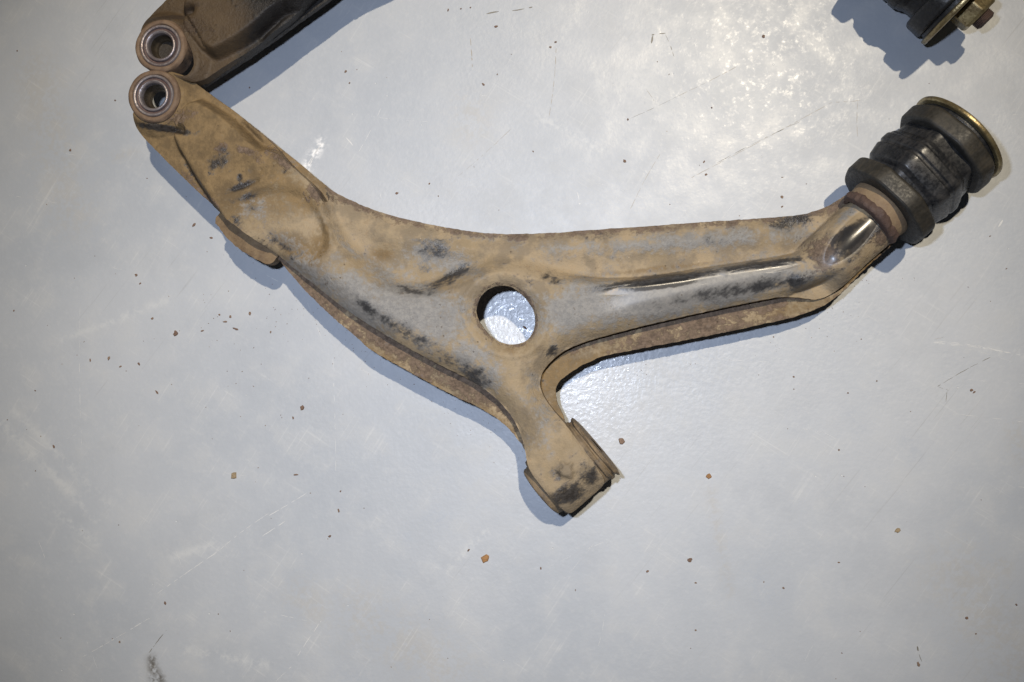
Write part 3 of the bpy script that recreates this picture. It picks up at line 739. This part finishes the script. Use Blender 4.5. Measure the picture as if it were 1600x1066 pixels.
    L('end_washer', rnd([(142, 8), (142, 79), (143.5, 81.5), (148, 81.5), (150, 79), (150, 8)], 1.6), o, ax, M_ZINC, parent, 96, lambda th, s: .935*(1+.006*np.sin(2*th)+.004*np.sin(5*th)))
    nl, sl = nut
    hexs = lambda th, s: octo(6, 1.0, .3)(th, s)
    nu = L('nut', rnd([(151, 10), (151, 27), (151+nl-4, 27), (151+nl, 23.5), (151+nl, 12)], 1.0), o, ax, M_ZINC, parent, 96, hexs)
    L('threaded_stud', [(150, 14.5)]+[(150+nl+k*1.2, 15.4 if k % 2 else 14) for k in range(int(sl/1.2))]+[(151+nl+sl, 10.5), (151+nl+sl, .1)], o, ax, M_WELD, parent, 48)

arm1 = thing('control_arm', 'dusty brown car suspension control arm lying whole across the middle of the floor', 'control arm', (*U1(790, 498, 0), 0), 'pair of control arms')
build_arm(arm1, lambda p: p)

# second arm: the mirror-image part for the other side, its eye touching the first arm's eye
h2, b2 = U1(250, 71, HUBZ), U1(1462, -52, 80)
b1 = BUSH0+BUSHA*70
v1 = (b1-HUB)*np.array([1, -1]); v2 = b2-h2
ang = math.atan2(v2[1], v2[0])-math.atan2(v1[1], v1[0])
ca, sa = math.cos(ang), math.sin(ang)
limb = U1o(500, 380, 42)-HUB; limb /= np.linalg.norm(limb)
lperp = np.array([-limb[1], limb[0]])
def mirror(p, warp=True):
    q = p-HUB
    a = q @ limb; b = q @ lperp
    k = sst(a, -25, 5)*(1-sst(a, 330, 520))*sst(b, 6, 36)
    if warp: q = q+np.outer(k*(21+.045*np.clip(a, 0, 500)), lperp)
    q = q*np.array([1, -1])
    return np.stack([ca*q[:, 0]-sa*q[:, 1], sa*q[:, 0]+ca*q[:, 1]], -1)+h2
c2 = mirror(U(790, 498, 0))[0]
arm2 = thing('control_arm', 'dark oily control arm at the top edge, with a nut on its black bushing', 'control arm', (*c2, 0), 'pair of control arms')
build_arm(arm2, mirror, True, nut=(26, 13), R=lambda p: mirror(p, False))

# ------------------------------------------------------------------ flakes of rust and mud on the floor
def flake_mesh(r, h, seed, mat, name='rust_flake'):
    q = np.random.default_rng(seed); n = 9
    th = np.linspace(0, 2*math.pi, n, endpoint=False)+q.uniform(-.2, .2, n)
    rr = r*q.uniform(.65, 1.15, n)
    V = [(rr[i]*math.cos(th[i]), rr[i]*math.sin(th[i]), .1) for i in range(n)]
    V += [(.72*rr[i]*math.cos(th[i]), .72*rr[i]*math.sin(th[i]), h*q.uniform(.7, 1.2)) for i in range(n)]
    V.append((q.uniform(-.15, .15)*r, q.uniform(-.15, .15)*r, h*1.15))
    Fs = [(i, (i+1) % n, n+(i+1) % n, n+i) for i in range(n)]+[(n+i, n+(i+1) % n, 2*n) for i in range(n)]
    return V, Fs
M_FL_ORANGE = mat_rust('orange_flake', (.34, .18, .07), (.28, .15, .07), (.4, .25, .12), .8)
M_FL_TAN = mat_rust('tan_flake', (.33, .25, .15), (.28, .21, .13), (.36, .28, .18), .85)
M_FL_BROWN = mat_rust('brown_flake', (.20, .125, .085), (.15, .095, .07), (.24, .17, .12), .85)
FL = [(365, 743, 6.0, M_FL_TAN, 'round tan flake of mud left of the lower arm, the largest on the left floor'),
      (758, 873, 7.0, M_FL_ORANGE, 'orange rust flake on the bare floor below the fork eye'),
      (1402, 829, 4.5, M_FL_TAN, 'pale tan flake on the right part of the floor with a white chip beside it'),
      (971, 689, 5.5, M_FL_BROWN, 'brown crumb just right of the fork eye flange'),
      (1107, 744, 4.5, M_FL_ORANGE, 'small orange crumb right of the fork eye, halfway to the right edge'),
      (472, 637, 4.5, M_FL_BROWN, 'reddish brown flake below the long rusty edge of the main arm'),
      (275, 521, 5.0, M_FL_BROWN, 'brown flake at the left end of the scatter near the tab shadow')]
for k, (x, y, r, m, lab) in enumerate(FL):
    p = U1(x, y)
    V, Fs = flake_mesh(r, r*.42, 50+k, m)
    e = bpy.data.objects.new('rust_flake', None)
    bpy.data.objects.remove(e)
    o = finish('rust_flake', [(v[0], v[1], v[2]) for v in V], Fs, m, None, smooth=False)
    o.location = (p[0]*S, p[1]*S, 0)
    o['label'] = lab; o['category'] = 'flake'; o['group'] = 'loose flakes on the floor'
# the countless small crumbs
pts = [(303, 352, 4), (330, 372, 3), (213, 430, 3.5), (219, 443, 2.5), (238, 498, 3.5), (390, 490, 4), (352, 503, 3.5), (368, 514, 4), (360, 495, 3), (343, 492, 2.5), (316, 517, 3), (423, 519, 2.5), (170, 560, 4),
       (188, 573, 2.5), (141, 563, 2.5), (217, 569, 3), (458, 653, 2.5), (84, 698, 3.5), (245, 613, 3.5), (463, 742, 3.5), (515, 838, 3), (529, 798, 2.8), (258, 943, 3.2), (732, 860, 3), (845, 888, 2.2), (1012, 893, 3),
       (1079, 874, 3.5), (1077, 876, 3.5), (1224, 919, 2.4), (1311, 879, 2.2), (1511, 966, 3.5), (1588, 945, 2.5), (1435, 1038, 4), (1240, 589, 2), (1087, 911, 2), (1087, 985, 2.2), (775, 42, 3.5), (976, 252, 4), (981, 187, 2.5),
       (1103, 273, 2.8), (1100, 253, 2.2), (1193, 57, 3.5), (1222, 308, 3), (1222, 323, 2.4), (620, 302, 3.2), (671, 287, 2.2), (755, 132, 3), (540, 112, 2.6), (546, 130, 2.2), (820, 512, 3.2), (532, 768, 2.2), (187, 1003, 2.5),
       (110, 235, 3), (180, 157, 2.5), (1518, 610, 3), (1522, 613, 2.5), (1325, 614, 2), (353, 126, 2.2), (390, 137, 2), (700, 16, 2.5), (720, 14, 2.2), (735, 12, 2), (860, 74, 3), (868, 66, 2.5)]
for _ in range(95):
    pts.append((rng.uniform(-100, 1700), rng.uniform(-80, 1150), float(rng.choice([1.0, 1.2, 1.5, 1.9], p=[.4, .3, .2, .1]))))
for _ in range(60):
    pts.append((rng.normal(380, 110), rng.normal(520, 80), float(rng.uniform(.6, 1.3))))
edge = np.array(LOWA+RIGHTA, float)
for _ in range(260):
    e = edge[rng.integers(len(edge))]
    pts.append((e[0]+rng.normal(0, 26), e[1]+abs(rng.normal(14, 22)), float(rng.uniform(.4, .95))))
GV, GF = [], []
for k, (x, y, r) in enumerate(pts):
    p = U1(x, y)
    r = r*.8
    V, Fs = flake_mesh(r, r*.35, 300+k, None)
    b = len(GV)
    a = rng.uniform(0, 6.28); el = rng.uniform(.6, 1.3)
    for v in V:
        u, w = v[0]*el, v[1]/el
        GV.append((p[0]+u*math.cos(a)-w*math.sin(a), p[1]+u*math.sin(a)+w*math.cos(a), v[2]))
    GF += [tuple(i+b for i in f) for f in Fs]
gr = finish('grit', GV, GF, M_FL_BROWN, None, smooth=False)
gr['kind'] = 'stuff'; gr['label'] = 'tiny brown crumbs of rust and dirt scattered over the floor'; gr['category'] = 'grit'
